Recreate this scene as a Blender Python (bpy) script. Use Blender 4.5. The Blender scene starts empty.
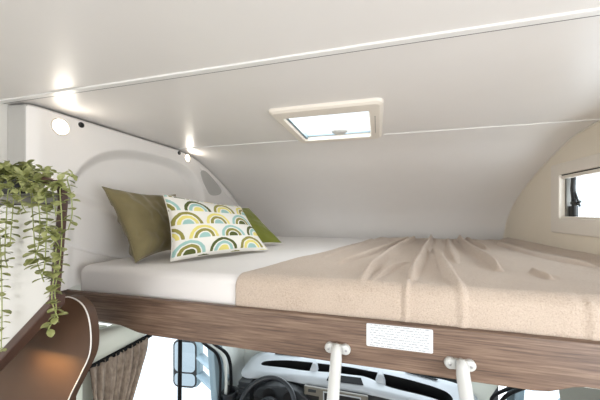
import bpy, bmesh, math, random
from mathutils import Vector, Matrix
random.seed(7)
C = bpy.context.scene
COL = C.collection
EYE = 1.85                      # eye height above the floor; everything below is authored relative to the eye
YAW = math.radians(15.4)
F = 283.0; HZ = 212.0
sa, ca = math.sin(YAW), math.cos(YAW)

# ---------- measuring helpers: where a sight line meets a real surface ----------
def ray(u, v):
    t = (u-300)/F; s = (HZ-v)/F
    return Vector((-sa + t*ca, ca + t*sa, s))
def on_y(u, v, Y): r = ray(u, v); return r*(Y/r.y)
def on_x(u, v, X): r = ray(u, v); return r*(X/r.x)
def on_z(u, v, Z): r = ray(u, v); return r*(Z/r.z)
def on_plane(u, v, p, n):
    r = ray(u, v); return r*(Vector(p).dot(n)/r.dot(n))

# ---------- materials ----------
def srgb(r, g, b):
    f = lambda c: (c/255/12.92) if c/255 <= .04045 else ((c/255+.055)/1.055)**2.4
    return (f(r), f(g), f(b), 1)
MATS = {}
class NT:
    def __init__(s, name):
        s.m = bpy.data.materials.new(name); s.m.use_nodes = True
        s.t = s.m.node_tree; s.b = s.t.nodes['Principled BSDF']; s.out = s.t.nodes['Material Output']
        MATS[name] = s.m
    def n(s, ty, **kw):
        nd = s.t.nodes.new(ty)
        for k, v in kw.items(): setattr(nd, k, v)
        return nd
    def l(s, a, b): s.t.links.new(a, b)
    def math(s, op, a, b=None, c=None):
        nd = s.n('ShaderNodeMath', operation=op)
        for i, x in enumerate((a, b, c)):
            if x is None: continue
            if isinstance(x, (int, float)): nd.inputs[i].default_value = x
            else: s.l(x, nd.inputs[i])
        return nd.outputs[0]
    def ramp(s, fac, stops, interp='LINEAR'):
        nd = s.n('ShaderNodeValToRGB'); cr = nd.color_ramp; cr.interpolation = interp
        while len(cr.elements) < len(stops): cr.elements.new(.5)
        for e, (p, c) in zip(cr.elements, stops): e.position = p; e.color = c
        s.l(fac, nd.inputs[0]); return nd.outputs[0]
    def noise(s, scale, detail=3, stretch=(1, 1, 1), rough=.5):
        tc = s.n('ShaderNodeTexCoord'); mp = s.n('ShaderNodeMapping'); mp.inputs['Scale'].default_value = stretch
        s.l(tc.outputs['Object'], mp.inputs[0])
        nz = s.n('ShaderNodeTexNoise'); nz.inputs['Scale'].default_value = scale; nz.inputs['Detail'].default_value = detail
        nz.inputs['Roughness'].default_value = rough
        s.l(mp.outputs[0], nz.inputs['Vector']); return nz.outputs[0]
    def bump(s, h, strength=.3, dist=.002):
        b = s.n('ShaderNodeBump'); b.inputs['Strength'].default_value = strength; b.inputs['Distance'].default_value = dist
        s.l(h, b.inputs['Height']); s.l(b.outputs[0], s.b.inputs['Normal'])
def plain(name, c, rough=.5, metal=0, bumps=None, spec=.5, vary=.03, emit=None, sheen=0):
    s = NT(name)
    s.b.inputs['Roughness'].default_value = rough; s.b.inputs['Metallic'].default_value = metal
    s.b.inputs['Specular IOR Level'].default_value = spec
    if sheen: s.b.inputs['Sheen Weight'].default_value = sheen
    nz = s.noise(9, 3)
    lo = tuple(x*(1-vary) for x in c[:3])+(1,); hi = tuple(min(1, x*(1+vary)) for x in c[:3])+(1,)
    s.l(s.ramp(nz, [(.3, lo), (.7, hi)]), s.b.inputs['Base Color'])
    if bumps: s.bump(s.noise(bumps[0], 4), bumps[1], bumps[2])
    if emit:
        s.b.inputs['Emission Color'].default_value = emit[0]; s.b.inputs['Emission Strength'].default_value = emit[1]
    return s.m
def wood(name, dark, mid, light, grain=(1.2, 26, 26), rough=.45, sc=3.0):
    s = NT(name)
    a = s.noise(sc, 8, grain, .65)
    b = s.noise(sc*.6, 3, tuple(g*.35 if g > 2 else g for g in grain), .5)
    f = s.math('ADD', s.math('MULTIPLY', a, .7), s.math('MULTIPLY', b, .3))
    s.l(s.ramp(f, [(.36, dark), (.5, mid), (.64, light)]), s.b.inputs['Base Color'])
    s.b.inputs['Roughness'].default_value = rough
    s.bump(a, .25, .001); return s.m
plain('ceiling_white', srgb(230, 226, 222), .36, vary=.006, spec=.5)
plain('wall_white', srgb(230, 228, 222), .5, vary=.008)
plain('moulded_white', srgb(240, 236, 232), .42, vary=.006)
plain('strip_white', srgb(232, 230, 227), .3, vary=.005)
plain('cream_plastic', srgb(232, 224, 212), .42, vary=.01)
plain('dark_gap', srgb(60, 56, 52), .8)
plain('mattress_cloth', srgb(236, 232, 229), .9, bumps=(420, .25, .001), vary=.01, sheen=.2)
plain('wall_cream', srgb(236, 226, 208), .5, vary=.008)
plain('olive_velvet', srgb(124, 113, 78), .85, bumps=(260, .4, .001), vary=.1, sheen=.25)
plain('green_cloth', srgb(118, 124, 44), .85, bumps=(260, .4, .001), vary=.08, sheen=.2)
plain('white_cloth', srgb(236, 232, 224), .9, bumps=(300, .3, .001))
plain('white_enamel', srgb(208, 209, 206), .3, vary=.01)
plain('insert_and_shade_grey', srgb(188, 186, 182), .45)
plain('black_plastic', srgb(22, 22, 23), .45)
plain('black_rubber', srgb(24, 25, 27), .85, spec=.2)
plain('dash_grey', srgb(178, 183, 188), .42, bumps=(500, .3, .0006), vary=.02)
plain('dash_dark', srgb(40, 43, 46), .5, bumps=(400, .3, .0006))
plain('console_taupe', srgb(112, 108, 98), .4)
plain('wheel_black', srgb(38, 41, 45), .38)
plain('body_blue_grey', srgb(128, 146, 154), .4)
plain('mirror_grey', srgb(160, 178, 188), .4)
plain('trim_pale', srgb(214, 218, 208), .6, bumps=(200, .2, .001))
plain('trim_grey', srgb(132, 130, 118), .7, bumps=(200, .2, .001))
plain('pillar_white', srgb(222, 226, 222), .5)
plain('door_white', srgb(212, 210, 206), .35, vary=.006)
plain('shelf_grey', srgb(118, 116, 110), .4)
plain('brown_board', srgb(80, 57, 42), .5, bumps=(600, .15, .0005), vary=.06)
plain('brown_trim', srgb(76, 54, 46), .42, vary=.08)
plain('floor_wood', srgb(150, 144, 138), .5, vary=.1)
plain('pot_black', srgb(24, 24, 24), .55)
plain('soil', srgb(45, 34, 26), .95, bumps=(200, 1, .004))
plain('stem_green', srgb(150, 158, 96), .6)
plain('steel', srgb(170, 170, 172), .3, metal=1)
wood('walnut_rail', srgb(72, 55, 45), srgb(112, 89, 74), srgb(142, 119, 101), grain=(1.6, 48, 48), sc=3.4)
plain('led_glow', srgb(255, 244, 225), .5, emit=(srgb(255, 240, 220), 9))
plain('led_strip', srgb(255, 220, 170), .5, emit=(srgb(255, 196, 130), 6))

def glassy(name, tint, gl=.08):
    s = NT(name); s.t.nodes.remove(s.b)
    tr = s.n('ShaderNodeBsdfTransparent'); tr.inputs[0].default_value = tint
    g = s.n('ShaderNodeBsdfGlossy'); g.inputs['Roughness'].default_value = .03
    mx = s.n('ShaderNodeMixShader'); fr = s.n('ShaderNodeLayerWeight'); fr.inputs[0].default_value = .03
    s.l(fr.outputs[1], mx.inputs[0]); s.l(tr.outputs[0], mx.inputs[1]); s.l(g.outputs[0], mx.inputs[2])
    s.l(mx.outputs[0], s.out.inputs[0]); return s.m
glassy('clear_glass', (.93, .96, .98, 1))
glassy('hatch_acrylic', (.95, .97, .98, 1))
s = NT('mirror_glass'); s.b.inputs['Metallic'].default_value = 1; s.b.inputs['Roughness'].default_value = .05
s.b.inputs['Base Color'].default_value = (.40, .46, .50, 1)

# leaves: light green with paler rims
s = NT('leaf_green'); nz = s.noise(60, 2)
s.l(s.ramp(nz, [(.3, srgb(108, 114, 62)), (.5, srgb(142, 146, 88)), (.72, srgb(180, 182, 132))]), s.b.inputs['Base Color'])
s.b.inputs['Roughness'].default_value = .55; s.b.inputs['Subsurface Weight'].default_value = 0
# fleecy throw
s = NT('fleece_beige'); nz = s.noise(260, 4, rough=.65); n2 = s.noise(6, 2)
f = s.math('ADD', s.math('MULTIPLY', nz, .8), s.math('MULTIPLY', n2, .2))
s.l(s.ramp(f, [(.30, srgb(176, 156, 139)), (.5, srgb(199, 181, 164)), (.70, srgb(210, 194, 179))]), s.b.inputs['Base Color'])
s.b.inputs['Roughness'].default_value = .95; s.b.inputs['Sheen Weight'].default_value = .3
s.bump(nz, .9, .004)
# gathered curtain
s = NT('curtain_cloth'); nz = s.noise(90, 3, (1, 1, .4))
s.l(s.ramp(nz, [(.3, srgb(120, 106, 94)), (.7, srgb(160, 146, 132))]), s.b.inputs['Base Color'])
s.b.inputs['Roughness'].default_value = .9; s.bump(nz, .4, .001)
# rainbow print on the cushion (uses the UV map: u across, v up, 3.3 arches by 5 rows)
s = NT('rainbow_print')
uv = s.n('ShaderNodeUVMap'); uv.uv_map = 'UVMap'
sp = s.n('ShaderNodeSeparateXYZ'); s.l(uv.outputs[0], sp.inputs[0])
vv = s.math('ADD', s.math('MULTIPLY', sp.outputs[1], 4.35), -.12)
row = s.math('FLOOR', vv); fv = s.math('FRACT', vv)
uu = s.math('ADD', s.math('MULTIPLY', sp.outputs[0], 3.05), s.math('ADD', s.math('MULTIPLY', s.math('MODULO', s.math('ADD', row, 8), 2), -.42), .07))
colm = s.math('FLOOR', uu); fu = s.math('ADD', s.math('FRACT', uu), -.5)
wob = s.math('MULTIPLY', s.math('ADD', s.noise(60, 2), -.5), .04)
yy = s.math('MULTIPLY', s.math('ADD', fv, -.06), .49)
rr = s.math('ADD', s.math('SQRT', s.math('ADD', s.math('MULTIPLY', fu, fu), s.math('MULTIPLY', yy, yy))), wob)
W_ = srgb(238, 235, 228); DG = srgb(84, 92, 40); OL = srgb(148, 142, 70); LB = srgb(160, 198, 192); YE = srgb(232, 220, 128)
def bands(a, b, c):
    return s.ramp(rr, [(0, c), (.165, W_), (.21, b), (.305, W_), (.345, a), (.44, W_)], 'CONSTANT')
R1 = bands(LB, OL, DG); R2 = bands(DG, LB, YE); R3 = bands(OL, YE, LB); R4 = bands(YE, OL, LB)
idx = s.math('MODULO', s.math('ADD', s.math('ADD', colm, s.math('MULTIPLY', row, 3)), 40), 4)
def mixc(f, a, b):
    m = s.n('ShaderNodeMix', data_type='RGBA'); s.l(f, m.inputs[0]); s.l(a, m.inputs[6]); s.l(b, m.inputs[7]); return m.outputs[2]
c = mixc(s.math('GREATER_THAN', idx, .5), R1, R2)
c = mixc(s.math('GREATER_THAN', idx, 1.5), c, R3)
c = mixc(s.math('GREATER_THAN', idx, 2.5), c, R4)
rgbw = s.n('ShaderNodeRGB'); rgbw.outputs[0].default_value = W_
c = mixc(s.math('LESS_THAN', yy, 0), c, rgbw.outputs[0])
s.l(c, s.b.inputs['Base Color']); s.b.inputs['Roughness'].default_value = .88
s.bump(s.noise(300, 3), .35, .001)
# small print lines on the sticker
s = NT('sticker_print'); uv = s.n('ShaderNodeUVMap'); uv.uv_map = 'UVMap'
sp = s.n('ShaderNodeSeparateXYZ'); s.l(uv.outputs[0], sp.inputs[0])
vy = s.math('FRACT', s.math('MULTIPLY', sp.outputs[1], 9))
ln = s.math('MULTIPLY', s.math('GREATER_THAN', vy, .35), s.math('LESS_THAN', vy, .75))
inx = s.math('MULTIPLY', s.math('GREATER_THAN', sp.outputs[0], .05), s.math('LESS_THAN', sp.outputs[0], .95))
tx = s.n('ShaderNodeTexNoise'); tx.inputs['Scale'].default_value = 1
mp = s.n('ShaderNodeMapping'); mp.inputs['Scale'].default_value = (70, 9, 1); s.l(uv.outputs[0], mp.inputs[0]); s.l(mp.outputs[0], tx.inputs['Vector'])
wd = s.math('GREATER_THAN', tx.outputs[0], .46)
k = s.math('MULTIPLY', s.math('MULTIPLY', ln, inx), wd)
s.l(s.ramp(k, [(0, srgb(218, 220, 223)), (1, srgb(158, 162, 167))]), s.b.inputs['Base Color'])
s.b.inputs['Roughness'].default_value = .4

# ---------- mesh helpers ----------
def base_of(vs):
    xs = [v[0] for v in vs]; ys = [v[1] for v in vs]; zs = [v[2] for v in vs]
    return Vector(((min(xs)+max(xs))/2, (min(ys)+max(ys))/2, min(zs)))
def obj(name, geo, mat, parent=None, smooth=False, bevel=0, seg=3, uvs=None, subsurf=0, mats=None, faces_mat=None):
    vs, fs = geo
    vs = [Vector(v) for v in vs]
    if parent is None: o0 = base_of(vs)
    else:
        o0 = Vector((0, 0, 0)); p = parent
        while p: o0 += p.location; p = p.parent
    me = bpy.data.meshes.new(name)
    org = base_of(vs)
    me.from_pydata([v-org for v in vs], [], fs)
    me.materials.append(MATS[mat])
    for m in mats or []: me.materials.append(MATS[m])
    if faces_mat:
        for i, m in enumerate(faces_mat): me.polygons[i].material_index = m
    bm = bmesh.new(); bm.from_mesh(me); bmesh.ops.recalc_face_normals(bm, faces=bm.faces); bm.to_mesh(me); bm.free()
    if uvs:
        ul = me.uv_layers.new(name='UVMap')
        for lp in me.loops: ul.data[lp.index].uv = uvs[lp.vertex_index]
    for p in me.polygons: p.use_smooth = smooth
    o = bpy.data.objects.new(name, me); COL.objects.link(o)
    if parent: o.parent = parent; o.location = org-o0
    else: o.location = org
    if bevel:
        b = o.modifiers.new('bevel', 'BEVEL'); b.width = bevel; b.segments = seg; b.limit_method = 'ANGLE'; b.angle_limit = math.radians(40)
    if subsurf:
        b = o.modifiers.new('sub', 'SUBSURF'); b.levels = subsurf; b.render_levels = subsurf
    return o
def thing(name, loc, label, cat, group=None):
    o = bpy.data.objects.new(name, None); COL.objects.link(o); o.location = loc; o.empty_display_size = .05
    return tag(o, label, cat, group)
def tag(o, label, cat, group=None, kind=None):
    o['label'] = label; o['category'] = cat
    if group: o['group'] = group
    if kind: o['kind'] = kind
    return o
def struct(o, label=None, cat=None):
    o['kind'] = 'structure'
    if label: o['label'] = label; o['category'] = cat
    return o
def join(*gs):
    V = []; Fc = []
    for v, f in gs:
        k = len(V); V += list(v); Fc += [tuple(i+k for i in q) for q in f]
    return V, Fc
def box(x0, x1, y0, y1, z0, z1):
    v = [(x, y, z) for z in (z0, z1) for y in (y0, y1) for x in (x0, x1)]
    return v, [(0, 2, 3, 1), (4, 5, 7, 6), (0, 1, 5, 4), (2, 6, 7, 3), (0, 4, 6, 2), (1, 3, 7, 5)]
def prism(poly, ext):
    """closed polygon of 3D points swept along the vector ext"""
    n = len(poly); e = Vector(ext)
    a = [Vector(p) for p in poly]
    return a+[p+e for p in a], [tuple(range(n)), tuple(range(2*n-1, n-1, -1))]+[(i, (i+1) % n, n+(i+1) % n, n+i) for i in range(n)]
def tube(pts, r, seg=12, cap=True, flat=1.0):
    pts = [Vector(p) for p in pts]; V = []; Fc = []; n = len(pts)
    up = Vector((0, 0, 1)); prev = None
    for i, p in enumerate(pts):
        d = (pts[min(i+1, n-1)]-pts[max(i-1, 0)]).normalized()
        if prev is None:
            ref = up if abs(d.dot(up)) < .9 else Vector((1, 0, 0)); a = d.cross(ref).normalized()
        else: a = (prev-d*prev.dot(d)).normalized()
        prev = a; b = d.cross(a)
        rr = r[i] if isinstance(r, (list, tuple)) else r
        for k in range(seg):
            t = 2*math.pi*k/seg; V.append(p+a*math.cos(t)*rr+b*math.sin(t)*rr*flat)
    for i in range(n-1):
        for k in range(seg):
            Fc.append((i*seg+k, i*seg+(k+1) % seg, (i+1)*seg+(k+1) % seg, (i+1)*seg+k))
    if cap: Fc += [tuple(range(seg-1, -1, -1)), tuple(range((n-1)*seg, n*seg))]
    return V, Fc
def lathe(prof, origin, axis=(0, 0, 1), seg=28):
    """prof: (radius, height) pairs, swept around axis"""
    ax = Vector(axis).normalized(); ref = Vector((0, 0, 1)) if abs(ax.z) < .9 else Vector((1, 0, 0))
    a = ax.cross(ref).normalized(); b = ax.cross(a); o = Vector(origin); V = []; Fc = []
    for r, h in prof:
        for k in range(seg):
            t = 2*math.pi*k/seg; V.append(o+ax*h+(a*math.cos(t)+b*math.sin(t))*max(r, 1e-5))
    for i in range(len(prof)-1):
        for k in range(seg): Fc.append((i*seg+k, i*seg+(k+1) % seg, (i+1)*seg+(k+1) % seg, (i+1)*seg+k))
    Fc += [tuple(range(seg-1, -1, -1)), tuple(range((len(prof)-1)*seg, len(prof)*seg))]
    return V, Fc
def grid(fn, nu, nv):
    V = [fn(i/nu, j/nv) for j in range(nv+1) for i in range(nu+1)]
    Fc = [(j*(nu+1)+i, j*(nu+1)+i+1, (j+1)*(nu+1)+i+1, (j+1)*(nu+1)+i) for j in range(nv) for i in range(nu)]
    return V, Fc
def ring(outer, inner):
    n = len(outer); return list(outer)+list(inner), [(i, (i+1) % n, n+(i+1) % n, n+i) for i in range(n)]
def smoothline(pts, k=6, closed=False):
    P = [Vector(p) for p in pts]; n = len(P); out = []
    for i in range(n if closed else n-1):
        g = lambda j: P[j % n] if closed else P[max(0, min(n-1, j))]
        a, b, c, d = g(i-1), g(i), g(i+1), g(i+2)
        for q in range(k):
            t = q/k
            out.append(.5*((2*b)+(c-a)*t+(2*a-5*b+4*c-d)*t*t+(3*b-a-3*c+d)*t**3))
    if not closed: out.append(P[-1])
    return out
def cut(o, *geos):
    """cut openings through a shell panel"""
    for g in geos:
        c_ = obj('cutter', g, 'wall_white'); md = o.modifiers.new('cut', 'BOOLEAN'); md.object = c_; md.operation = 'DIFFERENCE'; md.solver = 'EXACT'
        bpy.context.view_layer.update()
        me = bpy.data.meshes.new_from_object(o.evaluated_get(bpy.context.evaluated_depsgraph_get()))
        o.modifiers.remove(md); o.data = me
        bpy.data.objects.remove(c_, do_unlink=True)
    return o
def sstep(a, b, x):
    t = max(0, min(1, (x-a)/(b-a))); return t*t*(3-2*t)

# ---------- key dimensions (metres, relative to the eye) ----------
FL = -EYE; ZC = .40
XL, XR = -1.21, .93            # alcove side walls
XLL = -1.325                   # living area left wall
YS = .712                      # ceiling seam
YFOLD = 1.52
YF = 2.52
RY = .85                       # face of the bed rail
MT = -.22                      # mattress top
DOORL, DOORR = -1.0, .76       # cab doors

# ---------- ceiling ----------
PROF = smoothline([(0, YFOLD, ZC), (0, 1.70, .372), (0, 1.87, .312), (0, 2.10, .208), (0, 2.28, .100), (0, 2.41, -.015), (0, 2.485, -.13), (0, 2.52, -.24), (0, 2.53, -.47)], 6)
def ceil_z(y):
    if y <= YFOLD: return ZC
    for a, b in zip(PROF, PROF[1:]):
        if a.y <= y <= b.y: return a.z+(b.z-a.z)*(y-a.y)/max(1e-6, b.y-a.y)
    return -.2
o = obj('ceiling', box(XLL-.04, XR+.04, -3.6, YS-.002, ZC, ZC+.04), 'ceiling_white'); struct(o)
HX0, HX1, HY0, HY1 = -.375, -.035, 1.11, 1.485
# alcove roof: flat part then curved nose
o = obj('ceiling', box(XLL-.04, XR+.04, YS+.002, YFOLD, ZC, ZC+.010), 'ceiling_white'); struct(o)
cut(o, box(HX0, HX1, HY0, HY1, ZC-.1, ZC+.1))
sec = [Vector((XLL-.04, p.y, p.z)) for p in PROF]
back = []
for i, p in enumerate(PROF):
    d = (PROF[min(i+1, len(PROF)-1)]-PROF[max(i-1, 0)]).normalized(); nrm = Vector((0, -d.z, d.y))
    back.append(Vector((XLL-.04, p.y, p.z))+nrm*.04)
n = len(sec); e = Vector((XR-XLL+.08, 0, 0))
V = sec+back+[p+e for p in sec]+[p+e for p in back]; Fc = []
for i in range(n-1):
    Fc += [(i, i+1, 2*n+i+1, 2*n+i), (n+i, 3*n+i, 3*n+i+1, n+i+1), (i, n+i, n+i+1, i+1), (2*n+i, 2*n+i+1, 3*n+i+1, 3*n+i)]
Fc += [(0, 2*n, 3*n, n), (n-1, 2*n-1, 4*n-1, 3*n-1)]
o = obj('wall_front', (V, Fc), 'ceiling_white', smooth=True); struct(o)
md = o.modifiers.new('es', 'EDGE_SPLIT'); md.split_angle = math.radians(40)
# seam strips
o = obj('trim_1', join(box(XLL, XR, YS-.024, YS-.004, ZC-.005, ZC+.001)), 'strip_white', bevel=.002); struct(o)
o = obj('trim_2', box(XLL, XR, YS-.003, YS+.003, ZC-.0015, ZC+.012), 'dark_gap'); struct(o)
o = obj('trim_3', join(box(XL, -.43, YFOLD-.006, YFOLD+.006, ZC-.004, ZC+.004), box(.03, XR, YFOLD-.006, YFOLD+.006, ZC-.004, ZC+.004)), 'strip_white', bevel=.0015); struct(o)

# ---------- roof hatch ----------
hx0, hx1, hy0, hy1 = -.42, .02, 1.025, 1.545
hatch = thing('roof_hatch', ((hx0+hx1)/2, (hy0+hy1)/2, ZC), 'white framed roof hatch with clear pane set in the ceiling above the bed', 'roof hatch')
def rrect(x0, x1, y0, y1, z, r, k=5):
    P = []
    for cx, cy, a0 in ((x1-r, y1-r, 0), (x0+r, y1-r, 90), (x0+r, y0+r, 180), (x1-r, y0+r, 270)):
        for q in range(k+1):
            a = math.radians(a0+90*q/k); P.append(Vector((cx+r*math.cos(a), cy+r*math.sin(a), z)))
    return P
loops = [rrect(hx0, hx1, hy0, hy1, ZC, .03), rrect(hx0+.004, hx1-.004, hy0+.004, hy1-.004, ZC-.010, .028), rrect(hx0+.014, hx1-.014, hy0+.014, hy1-.014, ZC-.017, .022),
         rrect(HX0-.004, HX1+.004, HY0-.004, HY1+.002, ZC-.017, .012), rrect(HX0, HX1, HY0, HY1-.002, ZC-.012, .010), rrect(HX0, HX1, HY0, HY1-.002, ZC+.012, .010)]
V = []; Fc = []
for i, L in enumerate(loops):
    V += L
m = len(loops[0])
for i in range(len(loops)-1):
    for k in range(m): Fc.append((i*m+k, i*m+(k+1) % m, (i+1)*m+(k+1) % m, (i+1)*m+k))
obj('hatch_frame', (V, Fc), 'cream_plastic', hatch)
obj('vent_slots', join(*[box(HX1+.022, HX1+.0255, 1.17+.028*i, 1.185+.028*i, ZC-.0182, ZC-.0165) for i in range(9)]), 'shelf_grey', hatch)
pane = obj('pane', box(HX0-.01, HX1+.01, HY0-.01, HY1+.01, ZC+.012, ZC+.016), 'hatch_acrylic', hatch)
obj('pane_seal', join(box(HX0, HX0+.012, HY0, HY1, ZC-.006, ZC+.0115), box(HX0, HX1, HY1-.014, HY1-.004, ZC+.004, ZC+.0115)), 'body_blue_grey', hatch)
obj('latch_knob', lathe([(.045, 0), (.044, -.010), (.039, -.022), (.026, -.030), (.0, -.032)], (-.18, 1.375, ZC+.0118)), 'white_enamel', hatch, smooth=False)

# ---------- headboard moulding ----------
hb = thing('headboard_moulding', (-1.26, 1.5, -.45), 'moulded white headboard shell with arched recess at the left end of the bed', 'headboard')
def hb_x(y, z):
    x = XL
    # arched recess
    q = (abs((y-1.33)/.47))**2.6+(abs((z+.03)/.345) if z > -.03 else 0)**2.6
    rec = 1-sstep(.76, 1.10, q)
    x -= .062*rec
    # lower bolster swelling out again
    zb = .10-.31*(y-.86)
    x += .034*(1-sstep(zb-.05, zb+.012, z))*(rec*.9+.1)
    # thin groove
    zg = -.114-.48*(y-.828)+.25*(y-.828)**2
    x -= .012*math.exp(-((z-zg)/.0045)**2)*(1 if y < 1.25 else 0)
    # outer rim line near the nose
    d = ceil_z(y)-z
    if y > 1.55: x -= .016*math.exp(-((d-.052)/.007)**2)*sstep(1.72, 1.82, y)
    # rounded front vertical edge
    x -= .020*max(0, 1-(y-.722)/.045)**2
    # rolled top edge
    x -= .03*max(0, 1-d/.018)**2
    return x
NY, NZ = 230, 210
def hb_f(u, v):
    y = .722+u*(2.49-.722); top = ceil_z(y)-.006; z = -.312+v*(top+.312)
    return Vector((hb_x(y, z), y, z))
obj('shell', grid(hb_f, NY, NZ), 'moulded_white', hb, smooth=True)
obj('end_face', prism([(XL-.018, .722, -.312), (XL-.018, .722, ZC-.010), (XLL+.001, .722, ZC-.004), (XLL+.001, .722, -.312)], (0, .012, 0)), 'insert_and_shade_grey', hb, bevel=.003)  # end face coloured grey to stand for its shade
# teardrop recess insert
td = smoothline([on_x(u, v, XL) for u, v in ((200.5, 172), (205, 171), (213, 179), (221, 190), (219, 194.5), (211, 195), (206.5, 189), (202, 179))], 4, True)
obj('recess_insert', prism([p+Vector((-.006, 0, 0)) for p in td], (.010, 0, 0)), 'insert_and_shade_grey', hb, bevel=.003)
# reading spots: set in the headboard
def spot(u, v, r, lab):
    p = on_x(u, v, XL)
    t = thing('reading_spot', p, lab, 'spotlight', 'round reading spots in the headboard')
    obj('bezel', lathe([(r, -.004), (r, .005), (r*.92, .007), (r*.86, .005), (r*.86, -.004)], p, (1, 0, 0)), 'cream_plastic', t, smooth=False)
    obj('lens', lathe([(r*.85, -.003), (r*.85, .004), (r*.5, .0065), (0, .0072)], p, (1, 0, 0)), 'led_glow', t, smooth=True)
    l = bpy.data.lights.new('reading_light', 'SPOT'); l.energy = 2.2; l.spot_size = math.radians(165); l.spot_blend = 1; l.shadow_soft_size = r; l.color = (1, .93, .82)
    lo = bpy.data.objects.new('reading_light', l); COL.objects.link(lo); lo.location = p+Vector((.012, 0, 0)); lo.rotation_euler = (math.radians(90), 0, math.radians(-90))
spot(60, 127, .034, 'larger lit round spotlight in the headboard corner nearest the plant')
spot(187, 158, .026, 'smaller lit round spotlight in the headboard above the patterned cushion')
def dot(u, v, lab):
    p = on_x(u, v, XL)
    o = obj('touch_switch', lathe([(.0115, -.004), (.0115, .004), (.009, .006), (.004, .0045), (0, .0045)], p, (1, 0, 0)), 'black_plastic')
    tag(o, lab, 'switch', 'black round switches beside the reading spots')
dot(81, 125, 'small black round switch right of the larger spotlight')
dot(179, 153, 'small black round switch left of the smaller spotlight')

# ---------- side walls ----------
# alcove right wall: follows the ceiling curve
wp = [(XR, -3.6, -1.85), (XR, -3.6, ZC+.02), (XR, YFOLD, ZC+.02)]+[(XR, p.y+.01, p.z+.01) for p in PROF[1:]]+[(XR, 2.54, -.47), (XR, .93, -.47), (XR, .93, -1.85)]
o = obj('wall_right', prism(wp, (.045, 0, 0)), 'wall_cream'); struct(o)
WY0, WY1, WZ0, WZ1 = .98, 1.797, -.035, .198
cut(o, box(XR-.1, XR+.2, WY0, WY1, WZ0, WZ1), box(XR-.1, XR+.2, -.53, .57, -.75, .1))
# arch bead where headliner meets the right wall
bead = [Vector((XR-.002, YFOLD-.6, ZC-.002)), Vector((XR-.002, YFOLD, ZC-.002))]+[Vector((XR-.002, p.y-.002, p.z-.003)) for p in PROF[1:]]
o = obj('trim_4', tube(bead, .0042, 8), 'cream_plastic', smooth=True); struct(o)
# left living wall and alcove outer shell
wl = [(XLL, -3.6, -1.85), (XLL, -3.6, ZC+.02), (XLL, YFOLD, ZC+.02)]+[(XLL, p.y+.01, p.z+.01) for p in PROF[1:]]+[(XLL, 2.54, -.47), (XLL, .76, -.47), (XLL, .76, -1.85)]
o = obj('wall_left', prism(wl, (-.045, 0, 0)), 'wall_white'); struct(o)
cut(o, box(XLL-.2, XLL+.1, -1.9, -.5, -.75, .1))
o = obj('wall_back', box(XLL, XR, -3.64, -3.6, -1.85, ZC), 'wall_white'); struct(o)
cut(o, box(-1.0, .75, -3.8, -3.4, -.75, .15))  # unseen rear opening, added to even out the light
o = obj('wall_partition', box(XLL, -1.04, .725, .76, -1.85, -.455), 'wall_white'); struct(o)
o = obj('floor', box(XLL-.05, XR+.05, -3.64, 2.4, -1.90, -1.85), 'floor_wood'); struct(o)
# unseen living area windows; right one placed beside the viewer for cross light
for nm, X, sgn, oy, o2 in (('window_1', XLL, -1, 0, 0), ('window_2', XR, 1, 1.37, 1.07)):
    xa, xb = min(X, X+.03*sgn), max(X, X+.03*sgn)
    o = obj(nm, join(box(xa, xb, -1.9+oy, -1.86+oy, -.75, .1), box(xa, xb, -.54+o2, -.5+o2, -.75, .1), box(xa, xb, -1.86+oy, -.54+o2, -.75, -.71), box(xa, xb, -1.86+oy, -.54+o2, .06, .1)), 'cream_plastic'); struct(o)

# ---------- alcove side window ----------
win = thing('window_3', (XR, 1.4, -.12), 'cream framed side window with black hinge stay on the right wall', 'window'); win['kind'] = 'structure'
fy0, fy1, fz0, fz1 = .88, 1.873, -.112, .256
def fr(x, y0, y1, z0, z1, r, k=5): return [Vector((x, p.x, p.y)) for p in rrect(y0, y1, z0, z1, 0, r, k)]
LL = [fr(XR, fy0, fy1, fz0, fz1, .006), fr(XR-.010, fy0+.002, fy1-.002, fz0+.002, fz1-.002, .006), fr(XR-.013, fy0+.006, fy1-.006, fz0+.006, fz1-.006, .006),
      fr(XR-.013, WY0, WY1, WZ0, WZ1, .010), fr(XR-.008, WY0+.003, WY1-.003, WZ0+.003, WZ1-.003, .010), fr(XR+.012, WY0+.003, WY1-.003, WZ0+.003, WZ1-.003, .010)]
V = []; Fc = []
for L in LL: V += L
m = len(LL[0])
for i in range(len(LL)-1):
    for k in range(m): Fc.append((i*m+k, i*m+(k+1) % m, (i+1)*m+(k+1) % m, (i+1)*m+k))
obj('window_frame', (V, Fc), 'cream_plastic', win)
obj('blind_cassette', join(box(XR-.006, XR+.010, WY0+.004, WY1-.010, WZ1-.026, WZ1-.008)), 'cream_plastic', win, bevel=.004)
obj('blind_gap', box(XR-.004, XR+.012, WY0+.004, WY1-.004, WZ1-.008, WZ1-.004), 'black_rubber', win)
obj('bottom_rail', box(XR-.006, XR+.012, WY0+.004, WY1-.006, WZ0+.003, WZ0+.012), 'cream_plastic', win, bevel=.003)
obj('window_seal', join(box(XR+.013, XR+.040, WY1-.016, WY1-.003, WZ0, WZ1), box(XR+.030, XR+.04, WY0, WY1, WZ1-.01, WZ1), box(XR+.03, XR+.04, WY0, WY1, WZ0, WZ0+.008)), 'shelf_grey', win)
obj('pane', box(XR+.040, XR+.044, WY0-.02, WY1+.02, WZ0-.02, WZ1+.02), 'clear_glass', win)
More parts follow.
